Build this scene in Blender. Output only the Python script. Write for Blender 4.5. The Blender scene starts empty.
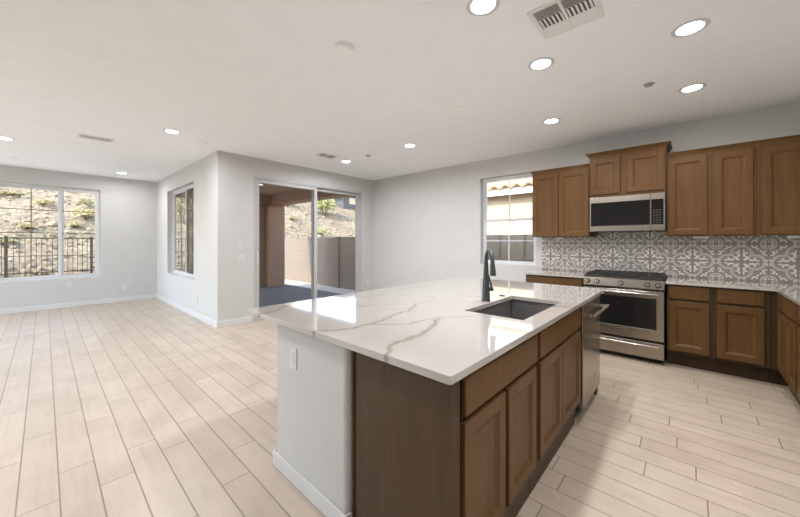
import bpy, bmesh, math, random
from mathutils import Vector, Matrix, noise as mnoise
random.seed(7)
S = bpy.context.scene
COL = S.collection

# ------------------------------------------------------------------ camera, light, exposure
HC = 2.745                      # ceiling height
CAMZ = 1.3415
cd = bpy.data.cameras.new('camera'); cam = bpy.data.objects.new('camera', cd); COL.objects.link(cam)
cd.sensor_fit = 'HORIZONTAL'; cd.sensor_width = 36; cd.lens = 320.7/800*36
cd.shift_y = -17.2/800; cd.clip_start = 0.03; cd.clip_end = 400
cam.location = (0, 0, CAMZ); cam.rotation_euler = (math.pi/2, 0, math.radians(42.03))
S.camera = cam
S.view_settings.view_transform = 'Standard'; S.view_settings.look = 'None'
S.view_settings.gamma = 1; S.view_settings.use_curve_mapping = False
S.view_settings.exposure = 0.74
S.view_settings.use_white_balance = True; S.view_settings.white_balance_temperature = 5800; S.view_settings.white_balance_tint = 10

W = bpy.data.worlds.new('sky'); S.world = W; W.use_nodes = True
wn = W.node_tree.nodes; wl = W.node_tree.links
sky = wn.new('ShaderNodeTexSky'); sky.sky_type = 'NISHITA'; sky.sun_disc = False
sky.sun_elevation = math.radians(42); sky.sun_rotation = math.radians(188); sky.altitude = 400
hs_ = wn.new('ShaderNodeHueSaturation'); hs_.inputs['Saturation'].default_value = .6; wl.new(sky.outputs[0], hs_.inputs['Color']); wl.new(hs_.outputs[0], wn['Background'].inputs[0]); wn['Background'].inputs[1].default_value = 0.5

sl = bpy.data.lights.new('sun', 'SUN'); so = bpy.data.objects.new('sun', sl); COL.objects.link(so)
sl.energy = 3.4; sl.angle = math.radians(0.6); sl.color = (1.0, 0.90, 0.77)
SUN = Vector((0.15, 1.1, -1.0)).normalized()
so.rotation_mode = 'QUATERNION'; so.rotation_quaternion = SUN.to_track_quat('-Z', 'Y'); so.location = (-6, -8, 14)
LAMP_W = 13.5
LAMP_COL = (1.0, 0.94, 0.88)

# ------------------------------------------------------------------ node helpers
class X_:
    """one float socket with arithmetic, for writing patterns as formulas"""
    def __init__(s, nt, sock): s.nt, s.s = nt, sock
    def _m(s, op, *a, clamp=False):
        n = s.nt.nodes.new('ShaderNodeMath'); n.operation = op; n.use_clamp = clamp
        for i, v in enumerate((s,)+a):
            if isinstance(v, X_): s.nt.links.new(v.s, n.inputs[i])
            else: n.inputs[i].default_value = v
        return X_(s.nt, n.outputs[0])
    def __add__(s, o): return s._m('ADD', o)
    def __sub__(s, o): return s._m('SUBTRACT', o)
    def __mul__(s, o): return s._m('MULTIPLY', o)
    def __truediv__(s, o): return s._m('DIVIDE', o)
    def abs(s): return s._m('ABSOLUTE')
    def frac(s): return s._m('FRACT')
    def floor(s): return s._m('FLOOR')
    def pow(s, p): return s._m('POWER', p)
    def sqrt(s): return s._m('SQRT')
    def min(s, o): return s._m('MINIMUM', o)
    def max(s, o): return s._m('MAXIMUM', o)
    def lt(s, o): return s._m('LESS_THAN', o)
    def gt(s, o): return s._m('GREATER_THAN', o)
    def step(s, e, w):                      # 1 below e, soft over w
        return (s*(-1.0/w) + (e/w + 0.5))._m('ADD', 0.0, clamp=True)

def new_mat(name):
    m = bpy.data.materials.new(name); m.use_nodes = True
    return m, m.node_tree, m.node_tree.nodes['Principled BSDF']
def setp(b, **k):
    for n, v in k.items():
        n = n.replace('_', ' ')
        b.inputs[n].default_value = (*v, 1) if isinstance(v, tuple) and len(v) == 3 else v
def N(nt, t, **k):
    n = nt.nodes.new(t)
    for a, v in k.items(): setattr(n, a, v)
    return n
def coords(nt, scale=(1, 1, 1), kind='Object'):
    tc = N(nt, 'ShaderNodeTexCoord'); mp = N(nt, 'ShaderNodeMapping'); mp.inputs['Scale'].default_value = scale
    nt.links.new(tc.outputs[kind], mp.inputs[0]); return mp.outputs[0]
def wcoords(nt, scale=(1, 1, 1)):
    g = N(nt, 'ShaderNodeNewGeometry'); mp = N(nt, 'ShaderNodeMapping'); mp.inputs['Scale'].default_value = scale
    nt.links.new(g.outputs['Position'], mp.inputs[0]); return mp.outputs[0]
def noise(nt, vec, scale, detail=3, rough=.5):
    n = N(nt, 'ShaderNodeTexNoise'); n.inputs['Scale'].default_value = scale
    n.inputs['Detail'].default_value = detail; n.inputs['Roughness'].default_value = rough
    nt.links.new(vec, n.inputs['Vector']); return n
def ramp(nt, fac, stops, interp='LINEAR'):
    r = N(nt, 'ShaderNodeValToRGB'); r.color_ramp.interpolation = interp
    el = r.color_ramp.elements
    while len(el) > 1: el.remove(el[-1])
    el[0].position = stops[0][0]; el[0].color = (*stops[0][1], 1)
    for p, c in stops[1:]:
        e = el.new(p); e.color = (*c, 1)
    nt.links.new(fac, r.inputs[0]); return r
def mix(nt, fac, a, b, mode='MIX'):
    n = N(nt, 'ShaderNodeMix', data_type='RGBA', blend_type=mode)
    for i, v in ((0, fac), (6, a), (7, b)):
        if isinstance(v, X_): v = v.s
        if hasattr(v, 'links'): nt.links.new(v, n.inputs[i])
        elif isinstance(v, tuple): n.inputs[i].default_value = (*v, 1)
        else: n.inputs[i].default_value = v
    return n.outputs[2]
def bump(nt, b, h, strength, dist=.01):
    n = N(nt, 'ShaderNodeBump'); n.inputs['Strength'].default_value = strength; n.inputs['Distance'].default_value = dist
    if isinstance(h, X_): h = h.s
    nt.links.new(h, n.inputs['Height']); nt.links.new(n.outputs[0], b.inputs['Normal'])

def plain(name, col, rough=.5, metal=0.0, spec=.5, bumpy=None):
    m, nt, b = new_mat(name); setp(b, Roughness=rough, Metallic=metal); b.inputs['Specular IOR Level'].default_value = spec
    v = wcoords(nt); n = noise(nt, v, 6, 4)
    c = mix(nt, n.outputs[0], tuple(x*.96 for x in col), tuple(min(1, x*1.04) for x in col)); nt.links.new(c, b.inputs['Base Color'])
    if bumpy:
        n2 = noise(nt, v, bumpy[0], 4); bump(nt, b, n2.outputs[0], bumpy[1], .004)
    return m
M = {}
M['wall'] = plain('painted_drywall', (.595, .59, .575), .85, spec=.25, bumpy=(70, .12))
M['ceiling'] = plain('ceiling_paint', (.93, .945, .955), .9, spec=.2, bumpy=(60, .2))
M['trim'] = plain('white_trim_paint', (.68, .68, .675), .4)
M['vinyl'] = plain('white_vinyl', (.66, .67, .68), .35)
M['alu'] = plain('pale_grey_door_frame', (.50, .50, .50), .4)
M['plate'] = plain('white_plastic', (.95, .95, .94), .35)
M['wallplate'] = plain('wall_plate_plastic', (.66, .66, .65), .4)
M['white_metal'] = plain('white_enamel', (.80, .80, .78), .4)
M['greymetal'] = plain('grey_metal', (.42, .42, .41), .45, .2)
M['black'] = plain('black_enamel', (.012, .012, .012), .45)
M['iron'] = plain('cast_iron', (.02, .018, .016), .6, bumpy=(200, .2))
M['dark'] = plain('dark_void', (.02, .02, .02), .9, spec=.1)
M['kick'] = plain('dark_toe_kick', (.035, .022, .014), .6)
M['faucet'] = plain('matte_graphite', (.055, .062, .06), .38, .3)
M['sink'] = plain('dark_granite_composite', (.12, .115, .108), .5, bumpy=(250, .15))
M['red'] = plain('red_medallion', (.16, .03, .02), .35)
M['stucco'] = plain('tan_stucco', (.45, .305, .22), .95, spec=.1, bumpy=(45, .5))
M['cream'] = plain('cream_stucco', (.72, .56, .35), .95, spec=.1, bumpy=(45, .5))
M['fascia'] = plain('white_fascia', (.82, .76, .66), .7)
M['concrete'] = plain('patio_concrete', (.165, .165, .165), .85, spec=.2, bumpy=(60, .3))
M['gravel'] = plain('yard_gravel', (.60, .54, .46), .95, spec=.1, bumpy=(40, .8))
M['fence'] = plain('bronze_fence_metal', (.085, .06, .045), .5, .3)
M['bark'] = plain('bark', (.12, .09, .06), .9)
M['roof'] = plain('house_roofing', (.32, .25, .2), .9)
M['rock'] = plain('desert_rock', (.37, .29, .19), .95, spec=.1, bumpy=(8, .8))
M['duskhouse'] = plain('dark_house_paint', (.12, .11, .10), .8)

def wood(name, dark, light, zs=1.0):
    m, nt, b = new_mat(name); v = coords(nt, (9, 9, .9))
    n = noise(nt, v, 3.0, 6, .6); w = noise(nt, coords(nt, (60, 60, 2.5)), 2.5, 3)
    big = noise(nt, coords(nt, (1, 1, .6)), 2.2, 2)
    c = ramp(nt, n.outputs[0], [(.28, dark), (.72, light)])
    c2 = mix(nt, .25, c.outputs[0], w.outputs[0], 'SOFT_LIGHT')
    c3 = mix(nt, big.outputs[0], tuple(x*.8 for x in (1, 1, 1)), (1.12, 1.12, 1.12))
    c4 = mix(nt, 1.0, c2, c3, 'MULTIPLY')
    nt.links.new(c4, b.inputs['Base Color']); setp(b, Roughness=.40)
    b.inputs['Specular IOR Level'].default_value = .22
    bump(nt, b, w.outputs[0], .05, .002); return m
M['wood'] = wood('stained_maple', (.101, .050, .0160), (.142, .073, .0245))
M['panelwood'] = wood('end_panel_veneer', (.076, .047, .025), (.102, .065, .036))
M['frame'] = wood('shade_dark_face_frame', (.024, .015, .009), (.036, .022, .013))  # near-black tone paints the shade in the gaps between island doors

M['frame2'] = wood('shaded_face_frame', (.050, .029, .014), (.072, .043, .020))  # same cabinet wood, colour darkened to stand for shade between doors
def steel(name, col, rough):
    m, nt, b = new_mat(name); v = coords(nt, (1.5, 1.5, 160)); n = noise(nt, v, 3, 3)
    c = mix(nt, n.outputs[0], tuple(x*.93 for x in col), col); nt.links.new(c, b.inputs['Base Color'])
    setp(b, Metallic=.95, Roughness=rough); bump(nt, b, n.outputs[0], .03, .001); return m
M['steel'] = steel('brushed_stainless', (.40, .36, .305), .24)
M['chrome'] = steel('polished_stainless', (.60, .57, .52), .18)
m, nt, b = new_mat('black_oven_glass'); setp(b, Roughness=.06); b.inputs['Specular IOR Level'].default_value = .3
n = noise(nt, coords(nt), 3, 2); c = mix(nt, n.outputs[0], (.010, .010, .010), (.016, .015, .015)); nt.links.new(c, b.inputs['Base Color']); M['ovenglass'] = m

def glass(name, tint, base=.05):
    m = bpy.data.materials.new(name); m.use_nodes = True; nt = m.node_tree; nt.nodes.clear()
    out = N(nt, 'ShaderNodeOutputMaterial'); t = N(nt, 'ShaderNodeBsdfTransparent'); g = N(nt, 'ShaderNodeBsdfGlossy')
    t.inputs[0].default_value = (*tint, 1); g.inputs['Roughness'].default_value = .01
    lw = N(nt, 'ShaderNodeLayerWeight'); lw.inputs[0].default_value = .5
    f = X_(nt, lw.outputs['Facing']).pow(4.0)*.55 + base
    mx = N(nt, 'ShaderNodeMixShader'); nt.links.new(f.s, mx.inputs[0]); nt.links.new(t.outputs[0], mx.inputs[1]); nt.links.new(g.outputs[0], mx.inputs[2])
    nt.links.new(mx.outputs[0], out.inputs[0]); return m
M['glass'] = glass('window_glass', (.97, .98, .97), .015)
M['screen'] = glass('bug_screen_glass', (.62, .56, .46), .03)

def emit(name, col, s):
    m, nt, b = new_mat(name); setp(b, Base_Color=(.9, .9, .9), Emission_Color=col); b.inputs['Emission Strength'].default_value = s; return m
M['diffuser'] = emit('lit_lamp_diffuser', (1, .94, .85), 9.0)

# floor: wood look porcelain planks, 15 cm x 90 cm, rows run along x
def floor_mat():
    m, nt, b = new_mat('wood_look_plank_tile')
    g = N(nt, 'ShaderNodeNewGeometry'); sp = N(nt, 'ShaderNodeSeparateXYZ'); nt.links.new(g.outputs['Position'], sp.inputs[0])
    x, y = X_(nt, sp.outputs[0]), X_(nt, sp.outputs[1])
    r = (y - .055)/.1495; row = r.floor(); fy = r.frac()
    known = {-2: .58, -1: .27, 0: 0.0, 1: .30, 2: 0.01, 3: .19, 4: .80, 5: .52, 13: .3, 14: .07, 15: .706, 16: .03, 17: .66, 18: .84, 19: .57,
             20: .79, 21: .45, 22: .18, 23: .38, 24: .11, 25: .37}
    rr = random.Random(3); stops = []
    for k in range(-6, 26):
        v = known.get(k, rr.choice((.05, .35, .62))+rr.uniform(-.05, .05)) / .9
        stops.append(((k+6+.001)/32, (v, v, v)))
    stops = stops[:32]
    rp = ramp(nt, (((row + 6.5)/32).frac()).s, stops, 'CONSTANT')
    off = X_(nt, rp.outputs[0])
    q = x/.9 - off; colm = q.floor(); fx = q.frac()
    ey = (fy - .5).abs()*-1 + .5; ex = ((fx - .5).abs()*-1 + .5)*(.9/.1495)
    d = ex.min(ey)*.1495
    gr = d.step(.0031, .0016)                # 1 in the grout
    cmb = N(nt, 'ShaderNodeCombineXYZ'); nt.links.new(row.s, cmb.inputs[0]); nt.links.new(colm.s, cmb.inputs[1])
    wn_ = N(nt, 'ShaderNodeTexWhiteNoise'); nt.links.new(cmb.outputs[0], wn_.inputs[0])
    tone = ramp(nt, wn_.outputs[0], [(0, (.522, .438, .348)), (.5, (.547, .463, .371)), (1, (.572, .487, .394))])
    va = N(nt, 'ShaderNodeVectorMath', operation='MULTIPLY_ADD'); nt.links.new(g.outputs['Position'], va.inputs[0]); va.inputs[1].default_value = (1.3, 13, 1)
    nt.links.new(wn_.outputs[1], va.inputs[2])
    vs = N(nt, 'ShaderNodeVectorMath', operation='MULTIPLY_ADD'); nt.links.new(wn_.outputs[1], vs.inputs[0]); vs.inputs[1].default_value = (30, 30, 30); nt.links.new(va.outputs[0], vs.inputs[2])
    n1 = noise(nt, vs.outputs[0], 2.2, 6, .62); n2 = noise(nt, g.outputs['Position'], 3.1, 4)
    c1 = ramp(nt, n1.outputs[0], [(.28, (.91, .90, .88)), (.5, (1, 1, 1)), (.7, (1.04, 1.04, 1.04))])
    c = mix(nt, 1.0, tone.outputs[0], c1.outputs[0], 'MULTIPLY')
    c2 = ramp(nt, n2.outputs[0], [(.35, (.9, .89, .87)), (.6, (1, 1, 1))]); c = mix(nt, 1.0, c, c2.outputs[0], 'MULTIPLY')
    c = mix(nt, gr*.85, c, (.21, .16, .115))
    nt.links.new(c, b.inputs['Base Color']); setp(b, Roughness=.34); b.inputs['Specular IOR Level'].default_value = .5
    h = (gr*-1.0 + X_(nt, n1.outputs[0])*.12); bump(nt, b, h, .35, .002); return m
M['floor'] = floor_mat()

# quartz with veins: distance to traced polylines, wobbled
VEINS = [
 ([(-1.374,1.669),(-1.338,1.607),(-1.284,1.5),(-1.281,1.387),(-1.243,1.26),(-1.226,1.139),(-1.22,1.039),(-1.24,.965),(-1.324,.864),(-1.331,.80)], .0075),
 ([(-1.70,1.18),(-1.584,1.349),(-1.562,1.483),(-1.465,1.602),(-1.385,1.683),(-1.35,1.824),(-1.331,1.97),(-1.247,2.026),(-1.126,2.116)], .0045),
 ([(-1.218,1.131),(-1.135,1.188),(-1.079,1.261),(-1.069,1.365),(-1.049,1.457),(-.993,1.54),(-.923,1.632),(-.895,1.70)], .0045),
 ([(-1.03,1.467),(-.99,1.376),(-.936,1.265),(-.913,1.166),(-.905,1.069),(-.918,1.001),(-.893,.948),(-.86,.907),(-.829,.846),(-.826,.8)], .0105),
 ([(-1.907,1.86),(-1.95,2.11),(-1.899,2.398),(-1.96,2.573),(-1.885,2.712),(-1.93,2.997),(-1.88,3.25),(-1.70,3.20),(-1.5,3.0)], .006),
 ([(-.96,2.62),(-.844,2.79),(-.803,2.945),(-.713,3.056),(-.53,3.2)], .006),
 ([(-.70,2.20),(-.64,2.254),(-.545,2.312)], .004),
 ([(-2.1,.80),(-1.863,.868),(-1.905,.963),(-1.98,1.10)], .005)]
def quartz(name, base, vein, veins=None):
    m, nt, b = new_mat(name)
    g = N(nt, 'ShaderNodeNewGeometry')
    n = noise(nt, g.outputs['Position'], 9, 4, .6)
    sb = N(nt, 'ShaderNodeVectorMath', operation='SUBTRACT'); nt.links.new(n.outputs[1], sb.inputs[0]); sb.inputs[1].default_value = (.5, .5, .5)
    ma = N(nt, 'ShaderNodeVectorMath', operation='MULTIPLY_ADD'); nt.links.new(sb.outputs[0], ma.inputs[0]); ma.inputs[1].default_value = (.07, .07, 0)
    nt.links.new(g.outputs['Position'], ma.inputs[2])
    fl = N(nt, 'ShaderNodeVectorMath', operation='MULTIPLY'); nt.links.new(ma.outputs[0], fl.inputs[0]); fl.inputs[1].default_value = (1, 1, 0)
    P = fl.outputs[0]
    tot = None
    for pts, w in (veins or []):
        for (ax, ay), (bx, by) in zip(pts[:-1], pts[1:]):
            d = Vector((bx-ax, by-ay, 0)); L2 = d.length_squared
            s = N(nt, 'ShaderNodeVectorMath', operation='SUBTRACT'); nt.links.new(P, s.inputs[0]); s.inputs[1].default_value = (ax, ay, 0)
            dt = N(nt, 'ShaderNodeVectorMath', operation='DOT_PRODUCT'); nt.links.new(s.outputs[0], dt.inputs[0]); dt.inputs[1].default_value = d/L2
            h = X_(nt, dt.outputs['Value'])._m('ADD', 0.0, clamp=True)
            sc = N(nt, 'ShaderNodeVectorMath', operation='SCALE'); sc.inputs[0].default_value = d; nt.links.new(h.s, sc.inputs['Scale'])
            ds = N(nt, 'ShaderNodeVectorMath', operation='DISTANCE'); nt.links.new(s.outputs[0], ds.inputs[0]); nt.links.new(sc.outputs[0], ds.inputs[1])
            e = X_(nt, ds.outputs['Value']) / w
            tot = e if tot is None else tot.min(e)
    n3 = noise(nt, g.outputs['Position'], 2.0, 5, .6)
    c = ramp(nt, n3.outputs[0], [(.35, tuple(x*.955 for x in base)), (.6, base)]).outputs[0]
    if tot is not None:
        halo = tot.step(2.0, 3.6)*.28; core = tot.step(.9, .7)*.78
        c = mix(nt, halo, c, tuple((v+bb)/2 for v, bb in zip(vein, base))); c = mix(nt, core, c, vein)
    else:
        nv = N(nt, 'ShaderNodeTexVoronoi', feature='DISTANCE_TO_EDGE'); nv.inputs['Scale'].default_value = 2.3; nt.links.new(ma.outputs[0], nv.inputs['Vector'])
        e = X_(nt, nv.outputs[0]).step(.02, .03)*.5; c = mix(nt, e, c, vein)
    nt.links.new(c, b.inputs['Base Color']); setp(b, Roughness=.07, IOR=1.6); b.inputs['Specular IOR Level'].default_value = .6; b.inputs['Coat Weight'].default_value = .6; b.inputs['Coat Roughness'].default_value = .02
    return m
M['quartz'] = quartz('veined_white_quartz', (.475, .445, .405), (.25, .21, .165), [(p, w*1.35) for p, w in VEINS])
M['quartz2'] = quartz('perimeter_quartz', (.46, .425, .375), (.28, .24, .19))

# backsplash: grey printed tile, formula folded into one eighth of the repeat
def tile_mat():
    m, nt, b = new_mat('patterned_cement_tile')
    g = N(nt, 'ShaderNodeNewGeometry'); sp = N(nt, 'ShaderNodeSeparateXYZ'); nt.links.new(g.outputs['Position'], sp.inputs[0])
    PX = .393
    n = noise(nt, g.outputs['Position'], 30, 2); jit = (X_(nt, n.outputs[0]) - .5)*.004
    u0 = ((X_(nt, sp.outputs[0]) - .03 + jit)/PX + .5).frac() - .5
    v0 = ((X_(nt, sp.outputs[2]) - 1.118 + jit)/PX + .5).frac() - .5
    u, v = u0.abs(), v0.abs()
    a, c = u.max(v), u.min(v)                # a >= c : folded
    def dist(px, py, p, q): 
        dx, dy = p - px, q - py
        return (dx*dx + dy*dy).sqrt()
    def ring(d, r, w): return (d - r).abs().step(w, .012)
    def ell(px, py, rx, ry, p=None, q=None):
        dx, dy = ((p or a) - px)/rx, ((q or c) - py)/ry
        return (dx*dx + dy*dy).step(1.0, .18)
    dA = dist(0, 0, a, c); dL = dist(.245, 0, a, c); dB = dist(.5, .5, a, c)
    out = ring(dL, .205, .008).max(ring(dL, .172, .0065))
    out = out*((dA - .10)*30)._m('ADD', 0.0, clamp=True)
    # leaves inside the lobes: pairs beside each axis
    out = out.max(ell(.20, .052, .062, .026)).max(ell(.30, .042, .04, .020)).max(ell(.255, .095, .022, .034))
    # diagonal leaves round the centre
    dg, dp = (a + c)*.7071, (a - c)*.7071
    out = out.max(ell(.115, 0, .05, .028, dg, dp)).max(ell(.165, .028, .022, .022, dg, dp))
    # medallion at the corner
    out = out.max(ring(dB, .148, .008)).max(ring(dB, .112, .006)).max(ell(.5, .435, .018, .03)).max(ell(.435, .5, .03, .018)).max(ell(.62, 0, .03, .02, dg, dp))
    # scrolls between
    out = out.max(ell(.405, .245, .022, .046)).max(ell(.445, .20, .03, .018)).max(ell(.43, .29, .026, .02)).max(ell(.36, .30, .022, .03)).max(ell(.405, 0, .018, .016)*0.0)
    out = out.max(ring(dist(.5, .0, a, c), .075, .006)).max(ell(.475, .045, .012, .03))
    gu = ((a - .25)*0.0 + u.min((u - .5).abs())).min(v.min((v - .5).abs()))*PX
    grout = gu.step(.0016, .0014)
    col = mix(nt, out, (.27, .24, .21), (.70, .67, .625)); col = mix(nt, grout*.8, col, (.16, .14, .12))
    nt.links.new(col, b.inputs['Base Color']); setp(b, Roughness=.45); bump(nt, b, grout*-1.0, .3, .002); return m
M['tile'] = tile_mat()

def block_mat(name, cA, cB, cM):
    m, nt, b = new_mat(name)
    g = N(nt, 'ShaderNodeNewGeometry'); sp = N(nt, 'ShaderNodeSeparateXYZ'); nt.links.new(g.outputs['Position'], sp.inputs[0])
    s = X_(nt, sp.outputs[0]) + X_(nt, sp.outputs[1]); cb = N(nt, 'ShaderNodeCombineXYZ'); nt.links.new(s.s, cb.inputs[0]); nt.links.new(sp.outputs[2], cb.inputs[1])
    bt = N(nt, 'ShaderNodeTexBrick'); nt.links.new(cb.outputs[0], bt.inputs[0]); bt.inputs['Scale'].default_value = 1
    bt.inputs['Brick Width'].default_value = .4; bt.inputs['Row Height'].default_value = .2; bt.inputs['Mortar Size'].default_value = .008
    bt.inputs[1].default_value = (*cA, 1); bt.inputs[2].default_value = (*cB, 1); bt.inputs[3].default_value = (*cM, 1)
    nt.links.new(bt.outputs[0], b.inputs['Base Color']); setp(b, Roughness=.95); bump(nt, b, noise(nt, g.outputs['Position'], 50, 4).outputs[0], .4, .006); return m
M['block'] = block_mat('tan_block_masonry', (.255, .195, .145), (.27, .21, .155), (.235, .18, .13))
M['block_shade'] = block_mat('shaded_block_masonry', (.155, .14, .14), (.17, .155, .155), (.12, .11, .11))  # tan block with shade put into its colour, unused
def hill_mat():
    m, nt, b = new_mat('rocky_desert_slope'); v = wcoords(nt)
    vo = N(nt, 'ShaderNodeTexVoronoi'); vo.inputs['Scale'].default_value = 8.0; nt.links.new(v, vo.inputs['Vector'])
    ve = N(nt, 'ShaderNodeTexVoronoi', feature='DISTANCE_TO_EDGE'); ve.inputs['Scale'].default_value = 8.0; nt.links.new(v, ve.inputs['Vector'])
    sp = N(nt, 'ShaderNodeSeparateColor'); nt.links.new(vo.outputs['Color'], sp.inputs[0])
    c = ramp(nt, sp.outputs[0], [(0, (.24, .175, .11)), (.4, (.37, .29, .19)), (.8, (.45, .37, .25)), (1, (.30, .235, .16))])
    e = X_(nt, ve.outputs[0]).step(.05, .08)
    n = noise(nt, v, .35, 4); c2 = ramp(nt, n.outputs[0], [(.38, (.80, .78, .74)), (.62, (1.08, 1.06, 1.02))])
    cc = mix(nt, 1.0, c.outputs[0], c2.outputs[0], 'MULTIPLY'); cc = mix(nt, e*.75, cc, (.20, .15, .10))
    nt.links.new(cc, b.inputs['Base Color']); setp(b, Roughness=1.0); b.inputs['Specular IOR Level'].default_value = .1
    h = X_(nt, ve.outputs[0])._m('MINIMUM', .3); bump(nt, b, h, .5, .12); return m
M['hill'] = hill_mat()
def leaf(name, c1, c2):
    m, nt, b = new_mat(name); n = noise(nt, wcoords(nt), 9, 3); c = mix(nt, n.outputs[0], c1, c2); nt.links.new(c, b.inputs['Base Color']); setp(b, Roughness=.8); return m
M['leaf_olive'] = leaf('olive_leaves', (.40, .34, .16), (.54, .46, .24))
M['leaf_gold'] = leaf('dry_gold_brush', (.52, .42, .19), (.68, .56, .3))
M['leaf_green'] = leaf('palo_verde_leaves', (.36, .36, .13), (.60, .56, .26))
M['roof_tile'] = plain('clay_roof_tile', (.62, .42, .23), .85, bumpy=(30, .3))

# ------------------------------------------------------------------ geometry helpers
def BM(): return bmesh.new()
def box(bm, lo, hi, bevel=0, seg=2):
    lo, hi = Vector(lo), Vector(hi)
    r = bmesh.ops.create_cube(bm, size=1); vs = r['verts']
    for v in vs: v.co = Vector((lo[i] + (v.co[i]+.5)*(hi[i]-lo[i]) for i in range(3)))
    if bevel:
        es = list({e for v in vs for e in v.link_edges})
        bmesh.ops.bevel(bm, geom=es, offset=bevel, segments=seg, affect='EDGES', profile=.5, clamp_overlap=True)
def cyl(bm, p, q, r1, r2=None, seg=20, caps=True):
    p, q = Vector(p), Vector(q); d = q-p; L = d.length
    mt = Matrix.Translation((p+q)/2) @ d.to_track_quat('Z', 'Y').to_matrix().to_4x4()
    bmesh.ops.create_cone(bm, cap_ends=caps, segments=seg, radius1=r1, radius2=r1 if r2 is None else r2, depth=L, matrix=mt)
def tube(bm, pts, rad, seg=14):
    """swept tube along points, rad a number or list"""
    pts = [Vector(p) for p in pts]; rings = []
    up = None
    for i, p in enumerate(pts):
        t = (pts[min(i+1, len(pts)-1)] - pts[max(i-1, 0)]).normalized()
        if up is None:
            up = Vector((1, 0, 0)) if abs(t.x) < .9 else Vector((0, 1, 0))
        n = (up - t*up.dot(t)).normalized(); b_ = t.cross(n); up = n
        r = rad[i] if isinstance(rad, (list, tuple)) else rad
        rings.append([bm.verts.new(p + (n*math.cos(a)+b_*math.sin(a))*r) for a in [2*math.pi*k/seg for k in range(seg)]])
    for A, B in zip(rings[:-1], rings[1:]):
        for k in range(seg): bm.faces.new((A[k], A[(k+1) % seg], B[(k+1) % seg], B[k]))
    bm.faces.new(rings[0][::-1]); bm.faces.new(rings[-1])
def lathe(bm, prof, center=(0, 0, 0), seg=32):
    c = Vector(center); rings = []
    for r, z in prof:
        rings.append([bm.verts.new(c + Vector((r*math.cos(2*math.pi*k/seg), r*math.sin(2*math.pi*k/seg), z))) for k in range(seg)] if r > 1e-6 else [bm.verts.new(c+Vector((0, 0, z)))])
    for A, B in zip(rings[:-1], rings[1:]):
        for k in range(seg):
            k2 = (k+1) % seg
            if len(A) == 1 and len(B) == 1: continue
            if len(A) == 1: bm.faces.new((A[0], B[k2], B[k]))
            elif len(B) == 1: bm.faces.new((A[k], A[k2], B[0]))
            else: bm.faces.new((A[k], A[k2], B[k2], B[k]))
def slab(bm, us, vs, skip, n0, n1, f):
    """grid of cells us x vs without the cells in skip, from n0 to n1; f(u,v,n) -> xyz"""
    V = {}
    def g(i, j, n):
        k = (i, j, n)
        if k not in V: V[k] = bm.verts.new(f(us[i], vs[j], n0 if n == 0 else n1))
        return V[k]
    cells = {(i, j) for i in range(len(us)-1) for j in range(len(vs)-1)} - set(skip)
    for i, j in cells:
        q = [(i, j), (i+1, j), (i+1, j+1), (i, j+1)]
        bm.faces.new([g(*p, 1) for p in q]); bm.faces.new([g(*p, 0) for p in q][::-1])
        for (di, dj), (p, r) in {(0, -1): (q[0], q[1]), (1, 0): (q[1], q[2]), (0, 1): (q[2], q[3]), (-1, 0): (q[3], q[0])}.items():
            if (i+di, j+dj) not in cells: bm.faces.new([g(*p, 0), g(*r, 0), g(*r, 1), g(*p, 1)])
ORG = {}
def tagit(o, label=None, cat=None, group=None, kind=None):
    if label: o['label'] = label
    if cat: o['category'] = cat
    if group: o['group'] = group
    if kind: o['kind'] = kind
    return o
def obj(name, bm, mat, parent=None, smooth=False, loc=None, bev=None):
    org = Vector(loc) if loc is not None else (ORG[parent.name] if parent else Vector((0, 0, 0)))
    bmesh.ops.recalc_face_normals(bm, faces=bm.faces[:])
    bmesh.ops.translate(bm, verts=bm.verts[:], vec=-org)
    me = bpy.data.meshes.new(name); bm.to_mesh(me); bm.free()
    me.materials.append(M[mat] if isinstance(mat, str) else mat)
    o = bpy.data.objects.new(name, me); COL.objects.link(o)
    if parent: o.parent = parent
    else: o.location = org
    ORG[o.name] = org
    if smooth:
        for p in me.polygons: p.use_smooth = True
        try: me.set_sharp_from_angle(angle=math.radians(40))
        except Exception: pass
    if bev:
        md = o.modifiers.new('edge_round', 'BEVEL'); md.width = bev[0]; md.segments = bev[1]; md.limit_method = 'ANGLE'; md.angle_limit = math.radians(40)
    return o
def thing(name, loc, label, cat, group=None):
    e = bpy.data.objects.new(name, None); COL.objects.link(e); e.location = loc; e.empty_display_size = .1
    ORG[e.name] = Vector(loc); return tagit(e, label, cat, group)
def struct(name, bm, mat, smooth=False, parent=None, bev=None, loc=None):
    o = obj(name, bm, mat, parent, smooth, loc, bev)
    if not parent: o['kind'] = 'structure'
    return o
def sthing(name, loc):
    e = bpy.data.objects.new(name, None); COL.objects.link(e); e.location = loc; ORG[e.name] = Vector(loc); e['kind'] = 'structure'; return e
def dup(root, loc, label=None, rotz=None):
    r = root.copy(); COL.objects.link(r); r.location = loc
    if label: r['label'] = label
    if rotz is not None: r.rotation_euler = (0, 0, rotz)
    for ch in list(root.children):
        c = ch.copy(); COL.objects.link(c); c.parent = r
        for g in ch.children:
            d = g.copy(); COL.objects.link(d); d.parent = c
    return r
def bbox(name, lo, hi, mat, parent=None, bevel=0, seg=2, **k):
    bm = BM(); box(bm, lo, hi, bevel, seg); return obj(name, bm, mat, parent, **k)

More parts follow.
